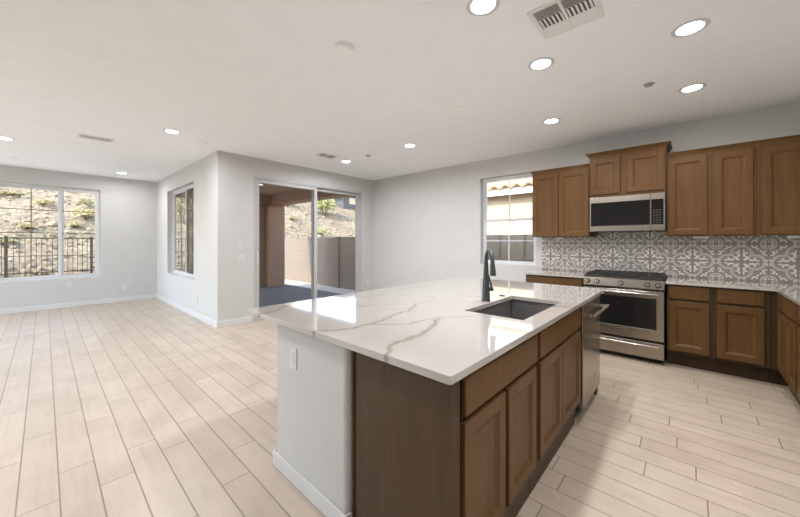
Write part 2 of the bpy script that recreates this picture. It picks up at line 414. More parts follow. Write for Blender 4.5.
# ------------------------------------------------------------------ setting
XL, YR, XD, YK = -9.387, 1.79, -5.4035, 5.09
XR, YS, T = 1.24, -4.2, .16
WX0, WX1, WZ0, WZ1 = -2.70, -1.755, .95, 2.43        # kitchen window
DY0, DY1, DZ1 = 2.345, 4.735, 2.44                     # sliding door
SX0, SX1, SZ0, SZ1 = -8.409, -6.586, .655, 2.42        # small window
LY0, LY1, LZ0, LZ1 = -1.20, .809, .575, 2.44           # living room window

bm = BM()
slab(bm, [XL-T, XD, XR+T], [YS-T, YR+T, YK+T], {(0, 1)}, -.12, 0, lambda u, v, n: (u, v, n)); struct('floor', bm, 'floor')
bm = BM()
slab(bm, [XL-T, XD-T, XR+T], [YS-T, YR+T, YK+T], {(0, 1)}, HC, HC+.12, lambda u, v, n: (u, v, n)); struct('ceiling', bm, 'ceiling')
bm = BM()
slab(bm, [XD-T, WX0, WX1, XR+T], [-.1, WZ0, WZ1, HC], {(1, 1)}, YK, YK+T, lambda u, v, n: (u, n, v)); struct('wall_back', bm, 'wall')
bm = BM()
slab(bm, [YR, DY0, DY1, YK], [0, DZ1, HC], {(1, 0)}, XD-T, XD, lambda u, v, n: (n, u, v)); struct('wall_patio', bm, 'wall')
bm = BM()
slab(bm, [XL-T, SX0, SX1, XD-T], [-.1, SZ0, SZ1, HC], {(1, 1)}, YR, YR+T, lambda u, v, n: (u, n, v)); struct('wall_return', bm, 'wall')
bm = BM()
slab(bm, [YS-T, -3.7, -1.8, LY0, LY1, YR], [-.1, LZ0, LZ1, HC], {(1, 1), (3, 1)}, XL-T, XL, lambda u, v, n: (n, u, v)); struct('wall_left', bm, 'wall')
bm = BM(); box(bm, (XR, YS-T, 0), (XR+T, YK, HC)); struct('wall_right', bm, 'wall')
FX0, FX1 = -9.15, -4.35
bm = BM(); slab(bm, [XL, FX0, FX1, XR], [0, 2.43, HC], {(1, 0)}, YS-T, YS, lambda u, v, n: (u, n, v)); struct('wall_front', bm, 'wall')

BH, BT = .10, .014
def base_strip(name, pts):
    bm = BM()
    for lo, hi in pts: 
        box(bm, lo, hi, .004, 2)
    struct(name, bm, 'trim')
base_strip('baseboard_left', [((XL, YS, 0), (XL+BT, YR, BH))])
base_strip('baseboard_return', [((XL+BT, YR-BT, 0), (XD, YR, BH))])
base_strip('baseboard_patio', [((XD, YR-BT, 0), (XD+BT, DY0-.03, BH)), ((XD, DY1+.03, 0), (XD+BT, YK-BT, BH))])
base_strip('baseboard_back', [((XD, YK-BT, 0), (-1.70, YK, BH))])

# windows: frame, stiles, muntins and panes as parts
def window(name, axis, a0, a1, z0, z1, n_in, sgn, panels, hrows, rail=None, hbar=None, depth=.09):
    """axis 'x': opening runs along x on a y wall; n_in = room face of the wall, sgn = outward direction;
       panels: list of (u0,u1,nsub,material,offset)"""
    def P(u, n, z): return (u, n_in + sgn*n, z) if axis == 'x' else (n_in + sgn*n, u, z)
    def bx(bm, u0, u1, n0, n1, za, zb, bev=.004):
        p, q = P(u0, n0, za), P(u1, n1, zb)
        box(bm, [min(p[i], q[i]) for i in range(3)], [max(p[i], q[i]) for i in range(3)], bev)
    W_ = sthing(name, P((a0+a1)/2, depth, z0))
    F = .035; d0, d1 = depth, depth+.06
    bm = BM(); bx(bm, a0, a0+F, d0, d1, z0, z1); bx(bm, a1-F, a1, d0, d1, z0, z1); bx(bm, a0+F, a1-F, d0, d1, z0, z0+F); bx(bm, a0+F, a1-F, d0, d1, z1-F, z1)
    obj('window_frame', bm, 'vinyl', W_)
    for u0, u1, nsub, gm, off, za, zb, nr in panels:
        st = .05 if axis == 'y' else .036; o0, o1 = d0+off, d0+off+.028
        bm = BM(); bx(bm, u0, u0+st, o0, o1, za, zb, .003); bx(bm, u1-st, u1, o0, o1, za, zb, .003); bx(bm, u0+st, u1-st, o0, o1, za, za+st, .003); bx(bm, u0+st, u1-st, o0, o1, zb-st, zb, .003)
        s = obj('sash', bm, 'vinyl', W_)
        bm = BM(); bx(bm, u0+st, u1-st, o0+.012, o0+.016, za+st, zb-st, 0); obj('pane', bm, gm, s)
        bm = BM(); k = 0
        for i in range(1, nsub):
            u = u0+(u1-u0)*i/nsub; bx(bm, u-.008, u+.008, o0+.008, o0+.020, za+st, zb-st, 0); k += 1
        for j in range(1, nr):
            z = za+(zb-za)*j/nr; bx(bm, u0+st, u1-st, o0+.008, o0+.020, z-.008, z+.008, 0); k += 1
        if k: obj('muntin', bm, hbar or 'vinyl', s)
        else: bm.free()
    return W_
zm = 1.70
window('window_1', 'x', WX0, WX1, WZ0, WZ1, YK, 1, [(WX0+.03, WX1-.03, 2, 'glass', .03, zm-.02, WZ1-.03, 1), (WX0+.03, WX1-.03, 2, 'glass', .002, WZ0+.03, zm+.02, 2)], 1, depth=.075)
M['muntin'] = plain('bronze_muntin', (.22, .18, .11), .5)
window('window_2', 'x', SX0, SX1, SZ0, SZ1, YR, 1, [(SX0+.03, (SX0+SX1)/2+.14, 2, 'glass', .03, SZ0+.03, SZ1-.03, 4), ((SX0+SX1)/2+.10, SX1-.03, 2, 'screen', .002, SZ0+.03, SZ1-.03, 4)], 1, hbar='muntin', depth=.08)
window('window_3', 'y', LY0, LY1, LZ0, LZ1, XL, -1, [(.19, LY1-.03, 1, 'glass', .002, LZ0+.03, LZ1-.03, 4), (-.61, .27, 2, 'glass', .03, LZ0+.03, LZ1-.03, 4), (LY0+.03, -.57, 1, 'glass', .002, LZ0+.03, LZ1-.03, 4)], 1, hbar='muntin', depth=.07)

window('added_window_4', 'x', FX0, FX1, .0, 2.43, YS, -1, [(FX0+.03+1.19*k, FX0+.03+1.19*k+1.17, 1, 'glass', .002+.03*(k % 2), .03, 2.40, 1) for k in range(4)], 1)  # unseen glazed opening, added to let in daylight and floor bounce
window('added_window_5', 'y', -3.7, -1.8, LZ0, LZ1, XL, -1, [(-3.67, -2.7, 1, 'glass', .002, LZ0+.03, LZ1-.03, 4), (-2.8, -1.83, 1, 'glass', .03, LZ0+.03, LZ1-.03, 4)], 1, hbar='muntin', depth=.07)  # unseen extra window, added for more daylight in the living area
# sliding patio door
D = sthing('door_1', (XD-.08, (DY0+DY1)/2, 0))
fx0, fx1 = XD-.13, XD-.003
bm = BM(); F = .04
box(bm, (fx0, DY0, 0), (fx1, DY0+F, DZ1), .004); box(bm, (fx0, DY1-F, 0), (fx1, DY1, DZ1), .004)
box(bm, (fx0, DY0+F, DZ1-F), (fx1, DY1-F, DZ1), .004); box(bm, (fx0, DY0+F, 0), (fx1, DY1-F, .03), .004)
obj('door_frame', bm, 'alu', D)
ymid = 3.545
for (y0, y1, x0, gm) in ((DY0+.035, ymid+.045, XD-.06, 'glass'), (ymid-.03, DY1-.035, XD-.115, 'glass')):
    st = .066
    bm = BM(); xa, xb = x0, x0+.04
    box(bm, (xa, y0, .03), (xb, y0+st, DZ1-.04), .004); box(bm, (xa, y1-st, .03), (xb, y1, DZ1-.04), .004)
    box(bm, (xa, y0+st, .03), (xb, y1-st, .12), .004); box(bm, (xa, y0+st, DZ1-.10), (xb, y1-st, DZ1-.04), .004)
    pnl = obj('door_panel', bm, 'alu', D)
    bm = BM(); box(bm, (x0+.017, y0+st, .12), (x0+.022, y1-st, DZ1-.10)); obj('pane', bm, gm, pnl)
    if x0 > XD-.1:
        bm = BM(); tube(bm, [(xb-.004, y0+.03, .93), (xb+.03, y0+.03, .94), (xb+.045, y0+.03, 1.0), (xb+.045, y0+.03, 1.08), (xb+.03, y0+.03, 1.14), (xb-.004, y0+.03, 1.15)], .008, 10)
        box(bm, (xb-.002, y0+.012, .91), (xb+.006, y0+.048, 1.17), .002); obj('door_handle', bm, 'trim', pnl, smooth=True)
bm = BM(); box(bm, (XD-T, DY0, -.1), (XD, DY1, .0)); struct('trim_1', bm, 'concrete')

# ------------------------------------------------------------------ island
IX0, IX1, IY0, IY1 = -2.065, -.5576, .858, 3.366
CT, CB = .915, .885
DX = -1.845
bm = BM(); box(bm, (DX, .93, 0), (-1.170, 3.30, CB-.001))
es = [e for e in bm.edges if abs(e.verts[0].co.x-e.verts[1].co.x) < 1e-5 and abs(e.verts[0].co.y-e.verts[1].co.y) < 1e-5 and e.verts[0].co.y < 1]
bmesh.ops.bevel(bm, geom=es, offset=.028, segments=6, affect='EDGES', profile=.5)
struct('wall_island', bm, 'wall', smooth=True)
bm = BM()
box(bm, (DX-.013, .917, 0), (-1.164, .93, .088), .004); box(bm, (DX-.013, .93, 0), (DX, 3.30, .088), .004); box(bm, (-1.170, .92, 0), (-1.158, .955, .088), .003)
struct('baseboard_island', bm, 'trim')

# countertop with sink cut-out
HX0, HX1, HY0, HY1 = -1.032, -.668, 1.735, 2.462
bm = BM(); slab(bm, [IX0, HX0, HX1, IX1], [IY0, HY0, HY1, IY1], {(1, 1)}, CB, CT, lambda u, v, n: (u, v, n))
def near(v, x, y): return abs(v.co.x-x) < 1e-4 and abs(v.co.y-y) < 1e-4
es = [e for e in bm.edges if any(near(e.verts[0], x, y) and near(e.verts[1], x, y) for x in (IX0, IX1) for y in (IY0, IY1))]
bmesh.ops.bevel(bm, geom=es, offset=.012, segments=4, affect='EDGES', profile=.5)
tagit(obj('countertop', bm, 'quartz', loc=(0, 0, 0), bev=(.003, 2)), 'white quartz island countertop with grey brown veins and a sink cut-out', 'countertop')

# sink
sk = thing('kitchen_sink', ((HX0+HX1)/2, (HY0+HY1)/2, .66), 'dark grey undermount sink set into the island countertop', 'sink')
bm = BM(); e = .006
def q4(a): return [bm.verts.new(p) for p in a]
x0, x1, y0, y1 = HX0-.012, HX1+.012, HY0-.012, HY1+.012; zt, zb = .8845, .67
o = q4([(x0-.011, y0-.011, zt), (x1+.011, y0-.011, zt), (x1+.011, y1+.011, zt), (x0-.011, y1+.011, zt)])
i1 = q4([(x0, y0, zt), (x1, y0, zt), (x1, y1, zt), (x0, y1, zt)]); i2 = q4([(x0+.012, y0+.012, zb), (x1-.012, y0+.012, zb), (x1-.012, y1-.012, zb), (x0+.012, y1-.012, zb)])
o2 = q4([(x0-.01, y0-.01, zb-.01), (x1+.01, y0-.01, zb-.01), (x1+.01, y1+.01, zb-.01), (x0-.01, y1+.01, zb-.01)])
for k in range(4):
    j = (k+1) % 4
    bm.faces.new((o[k], o[j], i1[j], i1[k])); bm.faces.new((i1[k], i1[j], i2[j], i2[k])); bm.faces.new((o[k], o[j], o2[j], o2[k]))
bm.faces.new(i2); bm.faces.new(o2)
obj('basin', bm, 'sink', sk)
bm = BM(); lathe(bm, [(0, .672), (.03, .672), (.042, .675), (.045, .671)], ((HX0+HX1)/2-.05, (HY0+HY1)/2, 0)); obj('drain', bm, 'greymetal', sk, smooth=True)

# faucet
FX, FY = -1.078, 2.115
fa = thing('kitchen_faucet', (FX, FY, CT), 'dark grey gooseneck pull-down faucet standing behind the island sink', 'faucet')
bm = BM(); lathe(bm, [(0, CT), (.030, CT), (.030, CT+.006), (.028, CT+.012), (.0245, CT+.09), (.0185, CT+.19), (.0150, CT+.265), (.0150, CT+.28), (0, CT+.28)], (FX, FY, 0)); obj('faucet_body', bm, 'faucet', fa, smooth=True)
dr = Vector((.65, -.76, 0)).normalized()
c0 = Vector((FX, FY, CT+.27)); R = .088; arc = [c0]
for k in range(0, 15):
    a = math.pi*(1-k/14*.97); arc.append(c0 + dr*(R+R*math.cos(a)) + Vector((0, 0, .008+R*math.sin(a))))
arc.append(arc[-1]+Vector((0, 0, -.01))); tip = arc[-1]
bm = BM(); tube(bm, arc, .0125, 16); obj('spout', bm, 'faucet', fa, smooth=True)
bm = BM(); tube(bm, [tip+Vector((0, 0, .012)), tip, tip+Vector((.003, -.002, -.03)), tip+Vector((.005, -.003, -.068)), tip+Vector((.0055, -.0035, -.078))], [.0135, .0150, .0165, .0195, .0185], 18); obj('spray_head', bm, 'faucet', fa, smooth=True)
bm = BM(); hb = Vector((FX, FY, CT+.085)); hd = Vector((.60, .80, 0)).normalized()
cyl(bm, hb, hb+hd*.050, .0155, .0155, 18)
tube(bm, [hb+hd*.042+Vector((0, 0, .008)), hb+hd*.036+Vector((0, 0, .04)), hb+hd*.024+Vector((0, 0, .08)), hb+hd*.018+Vector((0, 0, .10))], [.008, .0065, .006, .005], 10); obj('handle', bm, 'faucet', fa, smooth=True)
bm = BM(); lathe(bm, [(0, CT+.006), (.020, CT+.006), (.023, CT+.003), (.023, CT)], (-1.088, 2.40, 0))
tagit(obj('disposal_switch', bm, 'faucet', smooth=True, loc=(-1.088, 2.40, CT)), 'small flat dark round button on the island countertop behind the sink', 'button')

# ---- cabinet doors
def face_box(bm, o, u, n, a0, a1, z0, z1, n0, n1, bev=.003):
    """box on a cabinet face: o origin (Vector), u along, n outward"""
    p = o+u*a0+n*n0; q = o+u*a1+n*n1
    box(bm, (min(p.x, q.x), min(p.y, q.y), z0), (max(p.x, q.x), max(p.y, q.y), z1), bev)
def panel(bm, o, u, n, a0, a1, z0, z1, th=.020, st=.056):
    """framed door with an ogee step down to a flat centre panel"""
    prof = [(0, 0), (0, th-.003), (.003, th), (st, th), (st+.004, th-.003), (st+.008, th-.005), (st+.020, th-.013), (st+.024, th-.013)]
    rings = []
    for ins, h in prof:
        rings.append([bm.verts.new(tuple(o+u*aa+n*h+Vector((0, 0, zz-o.z)))) for aa, zz in ((a0+ins, z0+ins), (a1-ins, z0+ins), (a1-ins, z1-ins), (a0+ins, z1-ins))])
    for A, B in zip(rings[:-1], rings[1:]):
        for k in range(4): bm.faces.new((A[k], A[(k+1) % 4], B[(k+1) % 4], B[k]))
    bm.faces.new(rings[-1]); bm.faces.new(rings[0][::-1])
def add_door(par, o, u, n, a0, a1, z0, z1, st=.056): 
    bm = BM(); panel(bm, o, u, n, a0, a1, z0, z1, st=st); return obj('door', bm, 'wood', par)
def add_drawer(par, o, u, n, a0, a1, z0, z1):
    bm = BM(); face_box(bm, o, u, n, a0, a1, z0, z1, 0, .020, .004); return obj('drawer_front', bm, 'wood', par)
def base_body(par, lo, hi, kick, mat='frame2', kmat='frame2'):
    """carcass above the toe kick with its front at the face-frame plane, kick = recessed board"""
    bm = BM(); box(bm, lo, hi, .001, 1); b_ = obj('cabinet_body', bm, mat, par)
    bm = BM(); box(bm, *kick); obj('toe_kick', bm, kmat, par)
VX, VY = Vector((1, 0, 0)), Vector((0, 1, 0))

# island cabinets face +x at x = -.60
o_i = Vector((-.600, 0, 0))
def island_unit(name, y0, y1, dr, doors, label):
    t = thing(name, (-.86, (y0+y1)/2, 0), label, 'cabinet')
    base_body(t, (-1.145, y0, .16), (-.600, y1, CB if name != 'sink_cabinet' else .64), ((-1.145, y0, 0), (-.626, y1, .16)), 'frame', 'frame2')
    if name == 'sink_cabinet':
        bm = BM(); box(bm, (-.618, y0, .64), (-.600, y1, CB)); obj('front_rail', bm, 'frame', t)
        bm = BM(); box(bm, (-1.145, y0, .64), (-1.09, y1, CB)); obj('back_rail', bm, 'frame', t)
    for d in dr: add_drawer(t, o_i, VY, VX, *d)
    for d in doors: add_door(t, o_i, VY, VX, *d)
    return t
island_unit('base_cabinet', .990, 1.7105, [(.990, 1.706, .722, .862)], [(.985, 1.318, .186, .700), (1.352, 1.690, .186, .700)], 'brown island cabinet with one wide drawer over two doors nearest the wood end panel')
island_unit('sink_cabinet', 1.716, 2.609, [(1.750, 2.596, .722, .862)], [(1.752, 2.142, .186, .700), (2.150, 2.592, .186, .700)], 'brown island sink cabinet with wide false drawer front beside the dishwasher')
# wood end panel
t = thing('end_panel', (-.87, .97, 0), 'dark brown flat wood end panel closing the island beside the drywall', 'panel')
bm = BM(); box(bm, (-1.165, .966, 0), (-.602, .986, CB), .002); obj('board', bm, 'panelwood', t)
bm = BM(); box(bm, (-.622, .957, 0), (-.590, .9655, CB), .002); obj('edge_strip', bm, 'panelwood', t)
bm = BM(); box(bm, (-1.165, .957, 0), (-1.152, .9655, CB), .002); obj('edge_strip', bm, 'panelwood', t)
bm = BM(); box(bm, (-1.145, 3.225, 0), (-.60, 3.29, CB), .002)
tagit(obj('end_panel', bm, 'panelwood', loc=(-.87, 3.25, 0)), 'brown wood end panel of the island beyond the dishwasher', 'panel')
# dishwasher
dw = thing('dishwasher', (-.87, 2.915, 0), 'stainless steel dishwasher built into the island facing the range side', 'dishwasher')
bm = BM(); box(bm, (-1.14, 2.622, .105), (-.605, 3.215, .872)); obj('tub', bm, 'dark', dw)
bm = BM(); box(bm, (-.605, 2.624, .115), (-.572, 3.213, .868), .004); pn = obj('door', bm, 'steel', dw)
bm = BM(); box(bm, (-.68, 2.625, .0), (-.645, 3.212, .105)); obj('toe_kick', bm, 'black', dw)
bm = BM(); hz = .795; hx = -.512
cyl(bm, (hx, 2.64, hz), (hx, 3.20, hz), .013, seg=20)
for yy in (2.665, 3.175): box(bm, (-.573, yy-.013, hz-.011), (hx, yy+.013, hz+.011), .003)
hh = obj('handle', bm, 'chrome', dw, smooth=True)
bm = BM(); cyl(bm, (hx, 2.6375, hz), (hx, 2.6402, hz), .0085); obj('medallion', bm, 'red', hh)
bm = BM(); box(bm, (-.5725, 3.02, .215), (-.5695, 3.10, .245), .001); obj('badge', bm, 'chrome', dw)

# ------------------------------------------------------------------ range wall
YF = 4.495                                   # face frame plane of base cabinets
YU = 4.775                                   # face frame plane of uppers
NB = Vector((0, -1, 0)); o_b = Vector((0, YF, 0)); o_u = Vector((0, YU, 0))
# backsplash
bm = BM(); box(bm, (-1.665, YK-.010, CT+.0005), (XR-.001, YK-.0008, 1.4015)); box(bm, (-.957, YK-.010, 1.4015), (-.2, YK-.0008, 1.48))
tagit(obj('backsplash', bm, 'tile', loc=(0, YK, CT)), 'grey and white ornamental tile backsplash along the range wall', 'backsplash')

def base_unit(x0, x1, a0, a1, label):
    t = thing('base_cabinet', ((x0+x1)/2, 4.78, 0), label, 'cabinet')
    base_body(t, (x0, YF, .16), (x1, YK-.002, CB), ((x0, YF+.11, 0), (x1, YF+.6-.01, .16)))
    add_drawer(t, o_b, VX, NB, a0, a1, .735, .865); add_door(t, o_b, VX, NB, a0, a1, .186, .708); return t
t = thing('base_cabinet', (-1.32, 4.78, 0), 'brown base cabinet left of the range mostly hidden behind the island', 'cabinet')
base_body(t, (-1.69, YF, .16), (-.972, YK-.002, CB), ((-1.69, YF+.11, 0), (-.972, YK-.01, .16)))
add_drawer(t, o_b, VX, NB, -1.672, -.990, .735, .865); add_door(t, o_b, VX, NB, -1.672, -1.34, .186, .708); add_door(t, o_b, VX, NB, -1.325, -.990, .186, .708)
base_unit(-.178, .176, -.162, .152, 'brown base cabinet with drawer and door directly right of the range')
base_unit(.178, .560, .206, .522, 'brown base cabinet with drawer and door between range side cabinet and corner')
# L run, faces -x
XF = .612
o_l = Vector((XF, 0, 0)); NL = Vector((-1, 0, 0))
for (y0, y1, lab) in ((3.765, 4.49, 'brown cabinet of the right hand run next to the corner, two narrow doors'), (2.98, 3.76, 'brown cabinet of the right hand run cut off by the photo edge')):
    t = thing('base_cabinet', (.92, (y0+y1)/2, 0), lab, 'cabinet')
    base_body(t, (XF, y0, .16), (XR-.002, y1, CB), ((XF+.06, y0, 0), (XR-.01, y1, .16)))
    add_drawer(t, o_l, VY, NL, y0+.02, y1-.04, .735, .865); ym = (y0+y1)/2-.01
    add_door(t, o_l, VY, NL, y0+.02, ym-.004, .186, .708); add_door(t, o_l, VY, NL, ym+.006, y1-.04, .186, .708)
bm = BM(); box(bm, (.562, YF, .16), (XR-.002, YK-.002, CB)); box(bm, (.562, YF+.11, 0), (XR-.002, YK-.01, .16))
tagit(obj('corner_cabinet', bm, 'frame2', loc=(.9, 4.79, 0)), 'dark brown blind corner cabinet where the two counter runs meet', 'cabinet')
# countertops
YC = 4.452
bm = BM(); box(bm, (-1.70, YC, CB), (-.966, YK-.010, CT)); tagit(obj('countertop', bm, 'quartz2', loc=(-1.33, 4.8, CB), bev=(.003, 2)), 'short pale quartz countertop left of the range under the window side cabinet', 'countertop')
bm = BM(); slab(bm, [-.190, .578, XR-.010], [2.95, YC, YK-.010], {(0, 0)}, CB, CT, lambda u, v, n: (u, v, n))
tagit(obj('countertop', bm, 'quartz2', loc=(.9, 4.5, CB), bev=(.003, 2)), 'L shaped pale quartz countertop right of the range turning the corner', 'countertop')

# ---- upper cabinets
def crown(par, x0, x1, yf, z, rise, out, ends=(True, True), mat='wood'):
    """moulding: swept profile across the front with returns at the ends"""
    prof = [(0, 0), (.006, 0), (.008, rise*.25), (out*.55, rise*.62), (out*.9, rise*.8), (out, rise*.85), (out, rise), (0, rise)]
    bm = BM(); rings = []
    path = []
    if ends[0]: path.append(('L', x0, YK-.003))
    path += [('c', x0, yf), ('c', x1, yf)]
    if ends[1]: path.append(('R', x1, YK-.003))
    for i, (k, x, y) in enumerate(path):
        ring = []
        for d, h in prof:
            dx = 0; dy = 0
            if x == x0 and ends[0]: dx = -d
            if x == x1 and ends[1]: dx = d
            if k == 'c': dy = -d
            ring.append(bm.verts.new((x+dx, y+dy, z+h)))
        rings.append(ring)
    n = len(prof)
    for A, B in zip(rings[:-1], rings[1:]):
        for k in range(n): bm.faces.new((A[k], A[(k+1) % n], B[(k+1) % n], B[k]))
    bm.faces.new(rings[0][::-1]); bm.faces.new(rings[-1]); return obj('crown_molding', bm, mat, par)
def upper(x0, x1, z0, z1, yf, doors, label, rise=.045, out=.03, ends=(True, True)):
    t = thing('upper_cabinet', ((x0+x1)/2, (yf+YK)/2, z0), label, 'cabinet')
    bm = BM(); box(bm, (x0, yf, z0), (x1, YK-.0105, z1), .001, 1); obj('cabinet_body', bm, 'wood', t)
    oo = Vector((0, yf, 0))
    for a0, a1, za, zb in doors: add_door(t, oo, VX, NB, a0, a1, za, zb)
    crown(t, x0, x1, yf, z1, rise, out, ends); return t
upper(-1.700, -.962, 1.402, 2.315, YU, [(-1.692, -1.346, 1.408, 2.285), (-1.338, -.972, 1.408, 2.285)], 'brown two door wall cabinet beside the window left of the microwave', .04, .022, (True, False))
upper(-.958, -.196, 1.905, 2.415, YU-.03, [(-.948, -.628, 1.935, 2.385), (-.560, -.212, 1.935, 2.385)], 'brown short two door cabinet above the microwave, raised higher than its neighbours', .055, .045)
upper(-.192, .500, 1.402, 2.30, YU, [(-.176, .146, 1.412, 2.272), (.196, .480, 1.412, 2.272)], 'brown two door wall cabinet directly right of the microwave', .045, .028, (False, False))
upper(.502, 1.232, 1.402, 2.30, YU, [(.538, .875, 1.412, 2.272), (.885, 1.20, 1.412, 2.272)], 'brown wall cabinet in the corner cut off by the right photo edge', .045, .028, (False, False))

# under-cabinet outlet strips
for (x0, x1, lab) in ((-1.45, -1.35, 'small white outlet strip under the wall cabinet left of the microwave'), (.035, .165, 'small white outlet strip under the wall cabinet right of the microwave'), (.74, .87, 'small white outlet strip under the corner wall cabinet at the right edge')):
    bm = BM(); box(bm, (x0, YK-.055, 1.374), (x1, YK-.0102, 1.401), .004)
    tagit(obj('outlet_strip', bm, 'plate', loc=((x0+x1)/2, YK-.03, 1.362)), lab, 'outlet', 'white outlet strips under the wall cabinets')

# ---- microwave
MX0, MX1, MY, MZ0, MZ1 = -.953, -.201, 4.715, 1.463, 1.902
mw = thing('microwave', ((MX0+MX1)/2, 4.9, MZ0), 'stainless over-the-range microwave with black glass door', 'microwave')
bm = BM(); box(bm, (MX0, MY+.03, MZ0), (MX1, YK-.012, MZ1), .002); obj('microwave_body', bm, 'black', mw)
xs = -.332
bm = BM(); us = [MX0, MX0+.014, xs-.006, xs-.003]; vs_ = [MZ0+.004, MZ0+.072, MZ1-.075, MZ1-.004]
slab(bm, us, vs_, {(1, 1)}, 0, .030, lambda u, v, n: (u, MY+.03-n, v)); dr_ = obj('door', bm, 'steel', mw, bev=(.002, 2))
bm = BM(); box(bm, (MX0+.014, MY+.006, MZ0+.072), (xs-.006, MY+.03, MZ1-.075)); obj('door_glass', bm, 'ovenglass', dr_)
bm = BM(); slab(bm, [xs, xs+.006, MX1-.014, MX1], vs_, {(1, 1)}, 0, .030, lambda u, v, n: (u, MY+.03-n, v)); cp = obj('control_panel', bm, 'steel', mw, bev=(.002, 2))
bm = BM(); box(bm, (xs+.006, MY+.006, MZ0+.072), (MX1-.014, MY+.03, MZ1-.075)); obj('panel_glass', bm, 'ovenglass', cp)
M['keys'] = plain('grey_key_print', (.06, .06, .058), .4)
bm = BM()
for r in range(6):
    for k in range(3): box(bm, (xs+.024+k*.026, MY+.0048, MZ0+.088+r*.029), (xs+.040+k*.026, MY+.0062, MZ0+.100+r*.029))
obj('keypad', bm, 'keys', cp)
bm = BM()
for k in range(9): box(bm, (MX0+.1+k*.06, MY+.1, MZ0-.003), (MX0+.14+k*.06, MY+.25, MZ0))
box(bm, (MX0+.02, MY+.06, MZ0-.028), (MX0+.075, MY+.12, MZ0)); obj('vent_grille', bm, 'iron', mw)

# ---- range
RX0, RX1 = -.958, -.194; RM = (RX0+RX1)/2
rg = thing('gas_range', (RM, 4.75, 0), 'stainless slide-in gas range with black grates and front knobs', 'range')
bm = BM(); box(bm, (RX0+.002, 4.475, .05), (RX1-.002, 5.055, .900), .002); box(bm, (RX0+.03, 4.53, 0), (RX1-.03, 5.0, .05)); obj('range_body', bm, 'black', rg)
# oven door
dy0, dy1 = 4.432, 4.474
bm = BM(); slab(bm, [RX0+.004, RX0+.068, RX1-.068, RX1-.004], [.257, .375, .715, .792], {(1, 1)}, 0, dy1-dy0, lambda u, v, n: (u, dy1-n, v)); od = obj('oven_door', bm, 'steel', rg, bev=(.003, 2))
bm = BM(); box(bm, (RX0+.068, dy0+.003, .375), (RX1-.068, dy1, .715)); obj('oven_window', bm, 'ovenglass', od)
def bar(par, z, y, x0, x1, r, name='handle'):
    bm = BM(); cyl(bm, (x0, y, z), (x1, y, z), r, seg=18)
    for xx in (x0+.03, x1-.03): box(bm, (xx-.011, y, z-.009), (xx+.011, dy0+.002, z+.009), .002)
    return obj(name, bm, 'chrome', par, smooth=True)
bar(od, .765, dy0-.042, RX0+.05, RX1-.05, .011)
bm = BM(); box(bm, (RM-.055, dy0-.003, .318), (RM+.055, dy0+.001, .350), .001); bd = obj('badge', bm, 'chrome', od)
bm = BM(); box(bm, (RM-.046, dy0-.0042, .325), (RM+.046, dy0-.003, .343)); obj('badge_inset', bm, 'steel', od)
bm = BM(); box(bm, (RX0+.004, dy0, .062), (RX1-.004, dy1, .233), .004); dw_ = obj('warming_drawer', bm, 'steel', rg); bar(dw_, .200, dy0-.036, RX0+.05, RX1-.05, .009)
# control panel: sloped
bm = BM(); pr = [(4.475, .818), (4.418, .818), (4.413, .825), (4.426, .912), (4.436, .918), (4.475, .918)]
A = [bm.verts.new((RX0+.001, y, z)) for y, z in pr]; B = [bm.verts.new((RX1-.001, y, z)) for y, z in pr]
for k in range(len(pr)): bm.faces.new((A[k], A[(k+1) % len(pr)], B[(k+1) % len(pr)], B[k]))
bm.faces.new(A[::-1]); bm.faces.new(B); obj('control_panel', bm, 'steel', rg)
nv = Vector((0, -.99, .14)).normalized()
for x in (-.915, -.815, -.582, -.338, -.247):
    c = Vector((x, 4.4195, .864))
    bm = BM(); cyl(bm, c+nv*.006, c+nv*.034, .020, .0175, 24); k = obj('knob', bm, 'chrome', rg, smooth=True)
    bm = BM(); cyl(bm, c-nv*.004, c+nv*.006, .0275, .0265, 24); obj('knob_shadow_ring', bm, 'black', k, smooth=True)  # black ring standing in for the shadow around each knob
    bm = BM(); q = c+nv*.034; box(bm, (q.x-.002, q.y-.0015, q.z-.012), (q.x+.002, q.y+.003, q.z+.014)); obj('pointer', bm, 'black', k)
bm = BM(); box(bm, (RX0-.004, 4.452, .9185), (RX1+.004, 5.07, .932), .003); obj('cooktop', bm, 'black', rg)
for gi in range(3):
    x0 = RX0+.012+gi*.247; x1 = x0+.243; bm = BM(); ya, yb = 4.475, 5.045
    for xx in (x0+.008, x1-.008): box(bm, (xx-.007, ya, .942), (xx+.007, yb, .958), .002)
    for yy in (ya+.008, (ya+yb)/2, yb-.008): box(bm, (x0, yy-.007, .942), (x1, yy+.007, .958), .002)
    for cx_, cy_ in (((x0+x1)/2, ya+.145), ((x0+x1)/2, yb-.145)):
        box(bm, (cx_-.006, cy_-.13, .942), (cx_+.006, cy_-.04, .958), .001); box(bm, (cx_-.006, cy_+.04, .942), (cx_+.006, cy_+.13, .958), .001)
        box(bm, (x0+.01, cy_-.006, .942), (cx_-.04, cy_+.006, .958), .001); box(bm, (cx_+.04, cy_-.006, .942), (x1-.01, cy_+.006, .958), .001)
    for xx in (x0+.01, x1-.01):
        for yy in (ya+.01, yb-.01): box(bm, (xx-.006, yy-.006, .932), (xx+.006, yy+.006, .942))
    obj('grate', bm, 'iron', rg)
    for cy_ in (4.62, 4.90):
        bm = BM(); lathe(bm, [(0, .950), (.030, .950), (.034, .947), (.034, .941), (.045, .938), (.047, .932)], ((x0+x1)/2, cy_, 0), 24); obj('burner', bm, 'black', rg, smooth=True)

